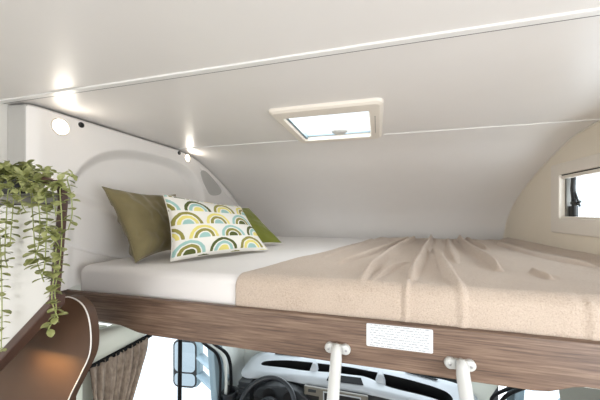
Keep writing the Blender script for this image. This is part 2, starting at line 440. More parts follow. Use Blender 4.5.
stay = obj('window_stay', join(tube([(XR+.030, 1.757, WZ1-.02), (XR+.024, 1.752, .12), (XR+.022, 1.738, .06), (XR+.026, 1.742, WZ0+.012)], [.010, .011, .012, .010], 10),
    tube([(XR+.018, 1.745, .045), (XR+.014, 1.700, .040), (XR+.014, 1.682, .052)], [.010, .008, .006], 8), box(XR+.020, XR+.036, 1.735, 1.778, -.026, .030)), 'black_plastic', win, smooth=False)
obj('stay_arm', tube([(XR+.026, 1.740, .10), (XR+.020, 1.694, .028)], .0045, 8), 'black_plastic', stay)

# ---------- bed ----------
bed = thing('alcove_bed', (-.15, 1.65, -.45), 'raised bed across the vehicle with brown wood front rail', 'bed')
obj('bed_base', box(-1.195, XR-.004, RY+.024, 2.49, -.44, -.345), 'wall_white', bed)
# front rail: deeper between the two ends
top = -.318
outl = [(-1.268, top-.012), (-1.255, top), (XR-.006, top), (XR-.006, -.432), (.62, -.431)]
# right-hand step
outl += [(.49, -.429), (.465, -.433), (.44, -.443), (.415, -.452), (.38, -.4555), (.32, -.455)]
outl += [(-.80, -.452), (-.86, -.447), (-.90, -.438), (-.94, -.429), (-1.0, -.425), (-1.268, -.420)]
rail = obj('front_rail', prism([(x, RY, z) for x, z in outl], (0, .024, 0)), 'walnut_rail', bed, bevel=.005)
p0 = on_y(366.5, 323, RY); p1 = on_y(433, 332, RY)
sz0 = on_y(366.5, 345.5, RY).z; sx0, sx1, sz1 = p0.x, p1.x, p0.z
P = [Vector((p.x, RY-.0008, p.y)) for p in rrect(sx0, sx1, sz0, sz1, 0, .004, 4)]
uvs = [((p.x-sx0)/(sx1-sx0), (p.z-sz0)/(sz1-sz0)) for p in P]*2
obj('notice_sticker', prism(P, (0, .0008, 0)), 'sticker_print', rail, uvs=uvs)['label'] = 'white sticker with rows of fine grey print'
# ladder sockets
lx = [on_y(337.5, 348, RY-.005).x, on_y(460, 365, RY-.005).x]
lz = -.408
for x in lx:
    k = []
    for cx in (x-.023, x+.023):
        k.append(lathe([(.0155, 0), (.0155, .007), (.013, .011), (.006, .0125), (.0, .0125)], (cx, RY, lz), (0, -1, 0), 20))
    k.append(box(x-.022, x+.022, RY-.010, RY, lz-.013, lz+.013))
    br = obj('ladder_bracket', join(*k), 'white_enamel', rail, smooth=False); br['label'] = 'white ladder bracket'
    for cx in (x-.026, x+.026):
        obj('screw', lathe([(.0035, 0), (.0035, .002), (.0, .0028)], (cx, RY-.0118, lz), (0, -1, 0), 12), 'steel', br)
# mattress
MX0, MX1, MY0, MY1 = -1.2, XR-.02, RY+.03, 2.44
def mat_f(u, v):
    # superellipse wrap: u around the X-Z ... built as rounded box by grid of front/top/back
    pass
def rbox(x0, x1, y0, y1, z0, z1, r, nx=60, ny=50, wob=0):
    bm = bmesh.new()
    rings = []
    prof_ = [(0, z0+r*.3), (0, z1-r)]+[(r*(1-math.cos(math.radians(a))), z1-r+r*math.sin(math.radians(a))) for a in (15, 30, 45, 60, 75, 90)]
    V = []; Fc = []
    for ins, z in prof_:
        L = rrect(x0+ins, x1-ins, y0+ins, y1-ins, z, max(.004, .04-ins*.6), 6); V += L; m_ = len(L)
    for i in range(len(prof_)-1):
        for k_ in range(m_): Fc.append((i*m_+k_, i*m_+(k_+1) % m_, (i+1)*m_+(k_+1) % m_, (i+1)*m_+k_))
    Fc.append(tuple(range((len(prof_)-1)*m_, len(prof_)*m_))); Fc.append(tuple(range(m_-1, -1, -1)))
    return V, Fc
o = obj('mattress', rbox(MX0, MX1, MY0, MY1, -.345, MT, .032), 'mattress_cloth', smooth=True)
md = o.modifiers.new('es', 'EDGE_SPLIT'); md.split_angle = math.radians(50)
tag(o, 'off-white covered mattress lying on the raised wooden bed', 'mattress')

# beige throw: grid that runs over the mattress top and down its front
BT = MT+.009
def seg_d(p, a, b):
    ab = b-a; t = max(0, min(1, (p-a).dot(ab)/ab.length_squared)); return (p-(a+ab*t)).length, t
FOLDS = []   # polyline in plan, height, width
def fold(pts, h, w):
    L = [Vector((on_z(u, v, BT).x, min(2.43, on_z(u, v, BT).y))) for u, v in pts]; FOLDS.append((L, h, w))
fold([(408, 239.5), (390, 246), (366, 255), (338, 264)], .016*1.35, .030*.72)
fold([(414, 240), (400, 247), (380, 262), (360, 281)], .024*1.35, .032*.72)
fold([(410, 262), (392, 268), (372, 280)], .010*1.35, .022*.72)
fold([(431, 240), (424, 252), (417, 268), (411, 281)], .026*1.35, .028*.72)
fold([(408, 281), (401, 292), (396, 305)], .014*1.35, .016*.72)
fold([(433, 252), (441, 258), (450, 276), (466, 292)], .022*1.35, .028*.72)
fold([(459, 240), (470, 250), (490, 262), (500, 272)], .026*1.35, .030*.72)
fold([(466, 240), (476, 246), (488, 250)], .020*1.35, .026*.72)
fold([(372, 240), (350, 248), (322, 258)], .007*1.35, .03*.72)
fold([(500, 245), (530, 254), (566, 262), (598, 268)], .014*1.35, .035*.72)
fold([(533, 272), (552, 280)], .012*1.35, .020*.72)
fold([(590, 296), (604, 300)], .012*1.35, .020*.72)
fold([(448, 240), (452, 252), (456, 264)], .012*1.35, .03*.72)
from mathutils import noise as mnoise
def bl_h(x, y):
    p = Vector((x, y)); h = 0
    for L, hh, w in FOLDS:
        best = 9; bt = 0
        for i in range(len(L)-1):
            d, t = seg_d(p, L[i], L[i+1])
            if d < best: best = d; bt = (i+t)/(len(L)-1)
        ww = w*(.55+.45*(1-abs(2*bt-1)))
        taper = math.sqrt(max(0, 1-max(0, (bt-.75)/.25)**2)) if True else 1
        h += hh*taper*math.exp(-(best/ww)**2)
        h -= hh*.28*taper*math.exp(-((best-ww*1.9)/(ww*.8))**2)
    h += .004*mnoise.noise(Vector((x*5, y*5, 0)))+.0015*mnoise.noise(Vector((x*22, y*22, 3)))
    # gentle gather toward the back
    h += .010*sstep(1.9, 2.4, y)*(.5+.5*math.sin(x*38+2*math.sin(x*9)))
    h *= 1-.55*sstep(2.30, 2.42, y)
    return max(h, -.001)
NU, NV = 330, 300
front_len = .146; Rr = .044
def bl(u, v):
    # v: 0 = front hem just above the rail, 1 = back edge
    s_ = v*(front_len+1.57)
    rim_arc = Rr*math.pi/2
    hem = front_len-rim_arc-.010
    yf = MY0-.009
    if s_ < hem: y = yf; z = BT-Rr-hem+s_; ny_, nz_ = -1, 0
    elif s_ < hem+rim_arc:
        a = (s_-hem)/Rr; y = yf+Rr*(1-math.cos(a)); z = BT-Rr+Rr*math.sin(a); ny_, nz_ = -math.cos(a), math.sin(a)
    else: y = yf+Rr+(s_-hem-rim_arc); z = BT; ny_, nz_ = 0, 1
    y = min(y, 2.425)
    # left hem runs diagonally
    tl = max(0, min(1, (y-.87)/(2.43-.87)))
    xl = -.475+.475*(tl**1.05)+.006*math.sin(y*9)
    xr = XR-.004
    x = xl+(xr-xl)*u
    h = bl_h(x, y)
    # soft rolled hem at the left
    h -= .004*math.exp(-((x-xl)/.012)**2)
    # crease down the front
    for cx, dep in ((.075, .006), (.505, .006), (-.30, .002)):
        h -= dep*(1-sstep(.885, .97, y))*math.exp(-((x-cx-.03*(y-.87)*0-.012*math.sin(z*30))/.010)**2)
    fl = sstep(.86, 1.05, y)
    h = h*(.3+.7*fl)+(1-fl)*.003*mnoise.noise(Vector((x*7, 2, z*4)))
    # lifts a little against the right wall
    h += .022*sstep(.86, .93, x)*nz_
    return Vector((x, y+ny_*h, z+nz_*h))
g = grid(bl, NU, NV)
o = obj('throw_blanket', g, 'fleece_beige', smooth=True)
sd = o.modifiers.new('thick', 'SOLIDIFY'); sd.thickness = .005; sd.offset = -1
tag(o, 'rumpled beige fleece throw covering the right part of the mattress', 'blanket')

# ---------- cushions ----------
def cushion(name, cs, thick, mat, label, back=None, pinch=1.0, n_=44, seed=1, uvmap=True, wrink=.004):
    BL, BR, TR, TL = [Vector(c_) for c_ in cs]
    nrm = ((BR-BL).cross(TL-BL)).normalized()
    def P(u, v, side):
        a = 2*u-1; b = 2*v-1
        # sides curve inward between the corners
        ins = .055*pinch*(1-a*a); ins2 = .055*pinch*(1-b*b)
        uu_ = .5+a*.5*(1-ins2*1.3); vv_ = .5+b*.5*(1-ins*1.3)
        p = BL*(1-uu_)*(1-vv_)+BR*uu_*(1-vv_)+TR*uu_*vv_+TL*(1-uu_)*vv_
        w = ((1-abs(a)**2.6)*(1-abs(b)**2.6))**.52 if abs(a) < 1 and abs(b) < 1 else 0
        q = mnoise.noise(Vector((u*4+seed*7, v*4, side*3)))*wrink*2.2+mnoise.noise(Vector((u*11+seed, v*9, side)))*wrink
        edge = min(1, 6*(1-max(abs(a), abs(b))))
        rad = wrink*.9*math.sin(math.atan2(b, a)*13+seed)*(max(abs(a), abs(b)))**3*edge
        return p+nrm*side*(thick*w+(q+rad)*edge)
    V = [P(i/n_, j/n_, 1) for j in range(n_+1) for i in range(n_+1)]
    UV = [(i/n_, j/n_) for j in range(n_+1) for i in range(n_+1)]
    Fc = [(j*(n_+1)+i, j*(n_+1)+i+1, (j+1)*(n_+1)+i+1, (j+1)*(n_+1)+i) for j in range(n_) for i in range(n_)]
    fm = [0]*len(Fc)
    idx = {}
    for j in range(n_+1):
        for i in range(n_+1):
            if i in (0, n_) or j in (0, n_): idx[i, j] = j*(n_+1)+i
            else: idx[i, j] = len(V); V.append(P(i/n_, j/n_, -1)); UV.append((i/n_, j/n_))
    for j in range(n_):
        for i in range(n_): Fc.append((idx[i, j], idx[i, j+1], idx[i+1, j+1], idx[i+1, j])); fm.append(1 if back else 0)
    o = obj(name, (V, Fc), mat, smooth=True, uvs=UV, mats=[back] if back else None, faces_mat=fm if back else None)
    tag(o, label, 'cushion', 'scatter cushions on the bed'); 
    # corded edge
    E = [V[idx[i, 0]] for i in range(0, n_)]+[V[idx[n_, j]] for j in range(0, n_)]+[V[idx[i, n_]] for i in range(n_, 0, -1)]+[V[idx[0, j]] for j in range(n_, 0, -1)]
    obj('edge_seam', tube(E+[E[0]], .0022, 6, cap=False), 'white_cloth' if mat == 'rainbow_print' else (back or mat), o, smooth=True)
    return o
zb = MT+.012
cushion('scatter_cushion', [(-.965, .945, zb), (-1.02, 1.36, zb), (-1.115, 1.37, .100), (-1.135, .94, .108)], .058, 'olive_velvet', 'plain olive brown cushion leaning on the headboard, leftmost of the three', seed=2, wrink=.010, pinch=1.9)
cushion('scatter_cushion', [(-.845, 1.008, zb), (-.583, 1.455, zb), (-.825, 1.600, .034), (-.925, 1.055, .080)], .058, 'rainbow_print', 'white cushion printed with green, blue and yellow rainbow arches', seed=5, wrink=.003)
cushion('scatter_cushion', [(-.86, 1.50, zb+.006), (-.60, 1.752, zb+.004), (-.895, 1.86, .030), (-1.06, 1.60, .02)], .048, 'green_cloth', 'plain moss green cushion mostly hidden behind the patterned one', back='white_cloth', seed=9)

# ---------- ladder hooked on the rail ----------
lad = thing('bed_ladder', (.05, -.19, -1.85), 'white tubular bed ladder hooked on the front rail', 'ladder')
dirv = Vector((0, -.078, -.105)).normalized()
for x in lx:
    a = Vector((x, RY-.014, lz+.008)); b = a+Vector((0, -.010, -.012)); pts = [a+Vector((0, .0, .003)), a+Vector((0, -.008, .004)), a+Vector((0, -.016, -.006)), a+Vector((0, -.020, -.022))]
    end = pts[-1]; L = (end.z+1.84)/-dirv.z
    pts += [end+dirv*q for q in (.03, .1, .3, L)]
    rs = [.010, .0135, .0155, .0165, .0165, .0165, .0165, .0165]
    obj('side_tube', tube(pts, rs, 18), 'white_enamel', lad, smooth=True)
for q in (.28, .55, .82, 1.09, 1.36):
    c0 = Vector((lx[0], RY-.034, lz-.014))+dirv*q
    obj('rung', tube([c0, c0+Vector((lx[1]-lx[0], 0, 0))], .014, 12), 'white_enamel', lad, smooth=True)

# ---------- cabinet with white door at the left ----------
YC = .48
dn = Vector((0, -1, 0)); de = Vector((1, 0, 0))
def on_front(u, v, off=0): return on_y(u, v, YC-off)
cab = thing('wall_cabinet', (-.85, .55, -.45), 'corner cabinet with white door and dark brown rounded frame below the plant', 'cabinet')
LEFT = -1.30
def ext(p): return Vector((LEFT, p.y, p.z))
d_ = [on_front(u, v) for u, v in ((48.5, 301.5), (57, 203.5))]
slope = (on_front(0, 353)-on_front(48.5, 301.5)); slope = slope.z/slope.x
lowz = d_[0].z+slope*(-.86-d_[0].x)
def low_at(x, dz=0): return Vector((x, YC, d_[0].z+dz+slope*(max(x, -1.04)-d_[0].x)))
obj('door', prism([low_at(LEFT), low_at(-1.04), d_[0], d_[1], ext(on_front(57, 204.5))], (0, .018, 0)), 'door_white', cab, bevel=.002)
postR = [on_front(u, v, .006) for u, v in ((50, 306), (54, 298), (58, 250), (62, 204), (62, 193), (60, 185.5), (55, 180), (48, 177.3), (40, 176.5))]
postL = [on_front(u, v, .006) for u, v in ((45, 304), (48.5, 299), (53, 250), (57.2, 204), (57.4, 195), (56, 190), (52.5, 186), (47, 183.5), (40, 183))]
V = postR+postL; V += [p+Vector((0, .014, 0)) for p in V]; n9 = len(postR); Fc = []
for i in range(n9-1):
    Fc += [(i, i+1, n9+i+1, n9+i), (2*n9+i, 3*n9+i, 3*n9+i+1, 2*n9+i+1), (i, 2*n9+i, 2*n9+i+1, i+1), (n9+i, n9+i+1, 3*n9+i+1, 3*n9+i)]
Fc += [(0, n9, 3*n9, 2*n9), (n9-1, 3*n9-1, 4*n9-1, 2*n9-1)]
obj('frame_post', (V, Fc), 'brown_trim', cab, smooth=False, bevel=.0025)
x0_ = on_front(53, 300).x
bp = [low_at(LEFT, .002), low_at(-1.04, .002), low_at(x0_, .002), low_at(x0_-.004, -.022), low_at(-1.04, -.028), low_at(LEFT, -.028)]
obj('bottom_rail', prism([p+Vector((0, -.006, 0)) for p in bp], (0, .036, 0)), 'brown_trim', cab, bevel=.004)
tz0 = on_front(30, 204).z; tz1 = on_front(30, 193.3).z
obj('top_edge', prism([Vector((LEFT, YC+.002, tz0)), Vector((d_[1].x, YC+.002, tz0)), Vector((d_[1].x, YC+.002, tz1)), Vector((LEFT, YC+.002, tz1))], (0, .028, 0)), 'shelf_grey', cab)
xt0 = on_y(54, 200, YC+.03).x; xt1 = on_y(50, 200, .628).x
obj('top_panel', prism([(LEFT, YC+.031, tz0), (xt0, YC+.031, tz0), (xt1, .628, tz0), (LEFT, .628, tz0)], (0, 0, tz1-tz0)), 'shelf_grey', cab)
obj('door_gap', prism([Vector((LEFT, YC-.001, tz0-.003)), Vector((d_[1].x, YC-.001, tz0-.003)), Vector((d_[1].x, YC-.001, tz0+.001)), Vector((LEFT, YC-.001, tz0+.001))], (0, .01, 0)), 'dark_gap', cab)
def slab(z0, z1, nm, m):
    xf = on_y(54, 200, YC+.03).x; xb = on_y(50, 200, .628).x
    obj(nm, prism([(LEFT, YC+.031, z0), (xf, YC+.031, z0), (xb, .628, z0), (LEFT, .628, z0)], (0, 0, z1-z0)), m, cab)
slab(tz0-.16, tz0, 'carcass', 'brown_trim')
strip_pos = low_at(-.95, -.036)+Vector((0, .100, 0)); ls0 = low_at(-.98, .004); ls1 = low_at(-.80, .004)
obj('light_strip', prism([ls0+Vector((0, .031, 0)), ls1+Vector((0, .031, 0)), ls1+Vector((0, .040, 0)), ls0+Vector((0, .040, 0))], (0, 0, -.004)), 'led_strip', cab)

# ---------- brown board with white piping ----------
PY = .635
rim = [(58, 300), (68, 296.8), (79.5, 301.5), (87, 312), (90.8, 330), (90, 353), (81, 374), (73, 390), (67.5, 402)]
pts = smoothline([on_y(u, v, PY) for u, v in rim], 5)
tailx = pts[-1].x
poly = pts+[Vector((tailx-.01, PY, -1.0)), Vector((tailx, PY, -1.84)), Vector((-1.3, PY, -1.84)), Vector((-1.3, PY, pts[0].z-.02)), Vector((-1.0, PY, pts[0].z-.012))]
pn = thing('partition_panel', (-1.05, PY, -1.85), 'dark brown curved partition panel with white piping under the cabinet', 'panel')
obj('board', prism(poly, (0, .027, 0)), 'brown_board', pn, bevel=.003)
obj('edge_piping', tube([p+Vector((0, -.0006, 0)) for p in pts], .0019, 8), 'strip_white', pn, smooth=True)

# ---------- plant ----------
pc = on_y(20, 192.5, YC+.065); pc.z = tz1+.001
pl = thing('potted_plant', pc, 'trailing plant with small round green leaves in a black pot on the cabinet', 'plant')
def oval(cen, L_, W_o, z, k=28):
    return [cen+de*(L_*math.cos(2*math.pi*q/k))+dn*(W_o*math.sin(2*math.pi*q/k))+Vector((0, 0, z)) for q in range(k)]
lv = [(.054, .040, 0), (.061, .048, .048), (.063, .050, .052), (.057, .044, .052), (.055, .042, .042)]
V = []; Fc = []; k = 28
for a, b, z in lv: V += oval(pc, a, b, z)
for i in range(len(lv)-1):
    for q in range(k): Fc.append((i*k+q, i*k+(q+1) % k, (i+1)*k+(q+1) % k, (i+1)*k+q))
Fc.append(tuple(range(k-1, -1, -1)))
obj('pot', (V, Fc), 'pot_black', pl, smooth=False)
obj('soil', prism(oval(pc, .056, .043, .040), (0, 0, .003)), 'soil', pl)
def leaf(p, d, up, size):
    d = d.normalized(); sdv = d.cross(up)
    if sdv.length < .1: sdv = Vector((1, 0, 0))
    sdv.normalize(); nn = sdv.cross(d)
    V = []; prof_ = [(0, 0), (.18, .28), (.45, .46), (.75, .40), (.95, .18), (1.02, 0)]
    for t, w in prof_:
        for sg in (-1, 0, 1):
            V.append(p+d*size*t+sdv*size*w*sg*.92+nn*size*(.10*abs(sg)*w*2-.12*t*t))
    Fc = []
    for i in range(len(prof_)-1):
        for c_ in (0, 1): Fc.append((i*3+c_, i*3+c_+1, (i+1)*3+c_+1, (i+1)*3+c_))
    return V, Fc
leaves = []; 
def vine(pts, lsize, step=.0135, start=0):
    sp_ = smoothline(pts, 8); obj('stem', tube(sp_, .0011, 6), 'stem_green', pl, smooth=True)
    acc = 0; ang = random.random()*6
    for a, b in zip(sp_, sp_[1:]):
        acc += (b-a).length
        if acc > step:
            acc = 0; d = (b-a).normalized(); ang += 1.35+random.uniform(-.3, .3)
            ref = Vector((0, 0, 1)) if abs(d.z) < .8 else dn
            s1 = d.cross(ref).normalized(); s2 = d.cross(s1)
            for sg in (0, math.pi):
                t = ang+sg; w = s1*math.cos(t)+s2*math.sin(t)
                dd = w+Vector((0, 0, random.uniform(-.35, .15)))+d*.15
                leaves.append(leaf(a, dd, Vector((random.uniform(-.3, .3), random.uniform(-.3, .3), 1)), lsize*random.uniform(.75, 1.15)))
def hang(path, size, off=.028, root=None):
    """path: plan positions taken where the vine hangs, a little in front of the door"""
    P_ = [on_front(u, v, off) for u, v in path]
    r0 = root or (pc+de*random.uniform(-.035, .045)+Vector((0, 0, .042)))
    vine([r0, r0+Vector((0, 0, .02))+dn*.03, P_[0]+Vector((0, 0, .01))-dn*.005]+P_, size)
hang([(8, 192), (6, 225), (5, 255), (8, 268)], .020)
hang([(14, 196), (12, 220), (10, 244)], .018, .022)
hang([(-2, 200), (1, 260), (2, 310), (1, 352)], .019, .03)
hang([(31, 190), (33, 220), (35, 250), (37, 262), (44, 282)], .024)
hang([(45, 190), (47, 215), (46, 240), (45, 262), (42, 278)], .024, .03)
hang([(38, 195), (40, 225), (38, 248), (33, 262)], .022, .035)
hang([(60, 190), (62, 225), (60, 260), (55, 290), (56, 312), (48, 330)], .018, .02)
hang([(56, 250), (54, 275), (52, 300), (58, 318)], .018, .024, root=on_front(61, 235, .02))
hang([(67, 178), (71, 195), (72, 215), (68, 230)], .018, .01)
hang([(52, 188), (54, 200), (56, 216)], .016, .02)
hang([(20, 190), (22, 205), (26, 212)], .015, .02)
# crown of short shoots over the pot
for i in range(26):
    a0 = pc+de*random.uniform(-.06, .055)+dn*random.uniform(-.03, .035)+Vector((0, 0, .046))
    b0 = a0+Vector((0, 0, random.uniform(.012, .034)))+dn*random.uniform(-.01, .03)+de*random.uniform(-.02, .03)
    c0 = b0+Vector((0, 0, random.uniform(-.012, .008)))+dn*random.uniform(.01, .035)+de*random.uniform(-.02, .03)
    vine([a0, b0, c0], .019, .011)
fo_ = obj('foliage', join(*leaves), 'leaf_green', pl, smooth=True); fo_['kind'] = 'stuff'

# ---------- cab: curtain and header ----------
cur = thing('cab_curtain', (-1.0, .9, -1.3), 'gathered grey-brown curtain hanging beside the cab door', 'curtain')
def cf(u, v):
    y = .765+u*(1.035-.765); top_z = -.552+.003*math.sin(u*90)
    z = top_z-v*.72; amp = .020*(.4+.6*min(1, v*3))
    y2 = y-.15*u*sstep(0, .45, v)+.004*math.sin(v*9+u*20)
    x = -.980+amp*(math.sin(u*math.pi*2*6.5+.9*math.sin(v*5)+2*u)+.35*math.sin(u*math.pi*2*15+v*3))+.03*v
    return Vector((x, y2, z))
o = obj('curtain_cloth', grid(cf, 150, 40), 'curtain_cloth', cur, smooth=True); o.modifiers.new('t', 'SOLIDIFY').thickness = .002
obj('curtain_track', box(-.997, -.979, .76, 1.05, -.560, -.548), 'black_rubber', cur)
sec = [(-1.05, -.46), (-.985, -.458), (-.972, -.48), (-.975, -.520), (-.990, -.545), (-1.02, -.556), (-1.06, -.556)]
hdr = []
sec = list(sec)
V = []; ys = [.762, 1.0, 1.10, 1.2, 1.3, 1.5, 1.78]
for y in ys:
    f_ = 1-.55*sstep(1.02, 1.30, y)
    V += [(x, y, -.458+(z+.458)*f_) for x, z in sec]
n7 = len(sec); Fc = [tuple(range(n7)), tuple(range(len(V)-1, len(V)-n7-1, -1))]
for i in range(len(ys)-1):
    for q in range(n7): Fc.append((i*n7+q, i*n7+(q+1) % n7, (i+1)*n7+(q+1) % n7, (i+1)*n7+q))
o = obj('trim_5', (V, Fc), 'trim_pale', smooth=True); struct(o)

# ---------- cab doors ----------
def cab_door(X, sg, name, label, dy=0):
    d = thing(name, (X, 1.3, -1.85), label, 'vehicle door'); d['kind'] = 'structure'
    a, b = sorted((X, X-.05*sg))
    obj('door_panel', join(box(a, b, .80, 1.80, -1.80, -1.26)), 'dash_dark', d, bevel=.01)
    fpoly = [(1.42, -.455), (1.53, -.455), (1.66, -.72), (1.73, -1.27), (1.63, -1.27), (1.57, -.78)]
    obj('window_pillar', prism([(a, y+dy, z) for y, z in fpoly], (b-a, 0, 0)), 'body_blue_grey', d, bevel=.006)
    obj('rear_pillar', box(a-.06*sg, b-.06*sg, .80, .90, -1.12, -.46), 'trim_pale', d)
    obj('window_divider', tube([(X+.004*sg, 1.262, -.458), (X+.004*sg, 1.250, -1.27)], .0105, 8), 'black_rubber', d, smooth=True)
    obj('pane', prism([(X-.022*sg, .90, -1.27), (X-.022*sg, 1.70+dy, -1.27), (X-.022*sg, 1.52+dy, -.46), (X-.022*sg, .90, -.46)], (-.004*sg, 0, 0)), 'clear_glass', d)
    return d
# left door
dl = cab_door(DOORL, 1, 'door_1', 'driver side cab door with blue-grey window pillar')
dr = cab_door(DOORR, -1, 'door_2', 'passenger side cab door with blue-grey window pillar', dy=.30)
# rubber door seals on the body (two dark curves with a pale strip between)
sealL1 = smoothline([on_x(u, v, -.965) for u, v in ((196, 336), (206, 345), (216, 353), (220, 364), (220.5, 380), (219, 402), (217, 420))], 6)
sealL2 = smoothline([on_x(u, v, -.965) for u, v in ((206, 338), (216, 346), (226, 353), (230, 363), (231, 378), (231, 392), (230, 412))], 6)
strp = smoothline([on_x(u, v, -.968) for u, v in ((201, 337), (211, 345.5), (221, 353), (225, 363.5), (226, 379), (225.5, 397), (224, 415))], 6)
st = obj('door_seal', join(tube(sealL1, .009, 8), tube(sealL2, .011, 8)), 'black_rubber', dl, smooth=True)
obj('seal_strip', tube(strp, .010, 8), 'pillar_white', dl, smooth=True)
sealR1 = smoothline([on_x(u, v, .735) for u, v in ((530, 386), (518, 390), (506, 396), (498, 406))], 6)
sealR2 = smoothline([on_x(u, v, .735) for u, v in ((516, 386), (504, 390.5), (494, 396), (488, 406))], 6)
obj('door_seal', join(tube(sealR1, .010, 8), tube(sealR2, .010, 8)), 'black_rubber', dr, smooth=True)
# B-side trim on the passenger side
o = obj('trim_6', prism([(.735, .93, -1.84), (.735, 1.20, -1.84), (.735, 1.30, -1.1), (.735, 1.42, -.86), (.735, 1.46, -.70), (.735, 1.44, -.455), (.735, .93, -.455)], (.05, 0, 0)), 'trim_grey', bevel=.01); struct(o)

# exterior mirrors
def ext_mirror(cx, cy, cz, sg, base, label):
    m_ = thing('exterior_mirror', (cx, cy, cz-.19), label, 'wing mirror', 'wing mirrors outside the cab')
    th = math.radians(8)*sg
    def q(a, b, c_): # local: a across, b depth, c up
        return Vector((cx+a*math.cos(th)-b*math.sin(th), cy+a*math.sin(th)+b*math.cos(th), cz+c_))
    def panel(a0, a1, z0, z1, r, b0, b1):
        P_ = rrect(a0, a1, z0, z1, 0, r, 5); return prism([q(p.x, b0, p.y) for p in P_], q(0, b1, 0)-q(0, b0, 0))
    obj('housing', panel(-.105, .105, -.185, .185, .05, 0, .085), 'mirror_grey', m_, bevel=.02)
    g1 = panel(-.092, .075, -.060, .168, .035, -.004, -.001); g2 = panel(-.092, .075, -.165, -.072, .03, -.004, -.001)
    obj('mirror_glass', g1, 'mirror_glass', m_); obj('wide_angle_glass', g2, 'mirror_glass', m_)
    obj('glass_surround', panel(-.104, .086, -.180, .183, .045, -.002, .004), 'black_plastic', m_)
    for z0, z1 in ((.02, .085), (-.115, -.055)):
        A = q(.10*sg, .03, (z0+z1)/2)
        B = Vector(base)+Vector((0, 0, (z0+z1)/2-.03))
        obj('mirror_arm', tube([A, (A+B)/2+Vector((0, .0, -.004)), B], [.038, .033, .044], 10, flat=.5), 'mirror_grey', m_, smooth=True)
    return m_
mc = on_y(186, 364, 1.86)
ext_mirror(mc.x, mc.y, mc.z, 1, (-1.035, 1.80, mc.z-.05), 'two-part wing mirror outside the driver side window')
ext_mirror(1.16, 1.95, mc.z+.02, -1, (.80, 1.82, mc.z-.05), 'two-part wing mirror outside the passenger side window')

# ---------- dashboard ----------
DZ = -1.11
def dz(u, v, z=DZ): return on_z(u, v, z)
outer_px = [(262, 352.5), (280, 353), (300, 355), (325, 357.8), (350, 361.5), (375, 366), (400, 371), (430, 377), (452, 382), (468, 389), (478, 400),
            (474, 416), (440, 411), (420, 405), (400, 399.5), (382, 395), (365, 391.5), (348, 388.5), (330, 385.5), (312, 382.8), (296, 380), (280, 377.5), (262, 376.2), (247, 376), (241.5, 372), (246, 364), (253, 356)]
outer = smoothline([dz(u, v) for u, v in outer_px], 4, True)
slot_px = [(268, 360.8), (284, 360.2), (300, 361.2), (325, 364), (350, 367.2), (375, 372), (400, 377.4), (425, 384), (440, 389), (448, 393), (453, 399),
           (450, 403), (443, 401.5), (430, 397.5), (415, 393.5), (400, 390), (388, 386.6), (376, 381), (364, 376.5), (350, 374.6), (335, 372.8), (318, 371.4), (303, 370.4), (285, 367.8), (270, 366.2), (262, 365), (262, 362.6)]
inner = smoothline([dz(u, v) for u, v in slot_px], 4, True)
dash = thing('dashboard', (-.15, 1.95, -1.85), 'pale grey dashboard with long dark storage slot below the bed rail', 'dashboard')
mid = [o_.lerp(i_, .5)+Vector((0, 0, .003)) for o_, i_ in zip(outer, inner)]
V = list(outer)+mid+list(inner); N_ = len(outer)
Fc = [(i, (i+1) % N_, N_+(i+1) % N_, N_+i) for i in range(N_)]+[(N_+i, N_+(i+1) % N_, 2*N_+(i+1) % N_, 2*N_+i) for i in range(N_)]
low = [p+Vector((0, 0, -.016)) for p in outer]
V += low; Fc += [(i, 3*N_+i, 3*N_+(i+1) % N_, (i+1) % N_) for i in range(N_)]
obj('dash_top', (V, Fc), 'dash_grey', dash, smooth=True)
cen = sum(inner, Vector())/N_
inn2 = [p+Vector((0, 0, -.07)) for p in inner]
tray = obj('storage_slot', (list(inner)+inn2, [(i, (i+1) % N_, N_+(i+1) % N_, N_+i) for i in range(N_)]+[tuple(range(N_, 2*N_))]), 'black_plastic', dash)
for (u, v, w) in ((313, 371.6, .030), (380.5, 383.5, .034)):
    b0 = dz(u, v)
    obj('slot_divider', join(prism([b0+Vector((-w, .0, -.01)), b0+Vector((w, .0, -.01)), b0+Vector((w*.35, .03, .040)), b0+Vector((-w*.35, .03, .040))], (0, .06, 0))), 'dash_grey', dash, bevel=.006)
# small dark display window on the band
vp = [dz(329.5, 375.5), dz(361, 379.2), dz(363.5, 386.3), dz(326.5, 381.5)]
obj('display_hood', prism([p+Vector((0, 0, .006)) for p in vp], (0, 0, .004)), 'black_rubber', dash, bevel=.001)
# dark defroster strip near the glass
obj('defroster_vent', prism([dz(275, 355)+Vector((0, 0, .006)), dz(300, 357)+Vector((0, 0, .006)), dz(300, 355.6)+Vector((0, 0, .006)), dz(275, 353.8)+Vector((0, 0, .006))], (0, 0, .004)), 'black_rubber', dash)
obj('defroster_vent', prism([dz(405, 373.2)+Vector((0, 0, .006)), dz(436, 381.5)+Vector((0, 0, .006)), dz(438, 380.4)+Vector((0, 0, .006)), dz(405, 372)+Vector((0, 0, .006))], (0, 0, .004)), 'black_rubber', dash)
# fascia under the top
fas = [Vector((p.x*.995, p.y+.012, p.z-.010)) for p in outer]; low2 = [Vector((p.x, p.y*.97+.05, -1.80)) for p in fas]
obj('fascia', (fas+low2, [(i, (i+1) % N_, N_+(i+1) % N_, N_+i) for i in range(N_)]+[tuple(range(N_, 2*N_))]), 'dash_dark', dash)
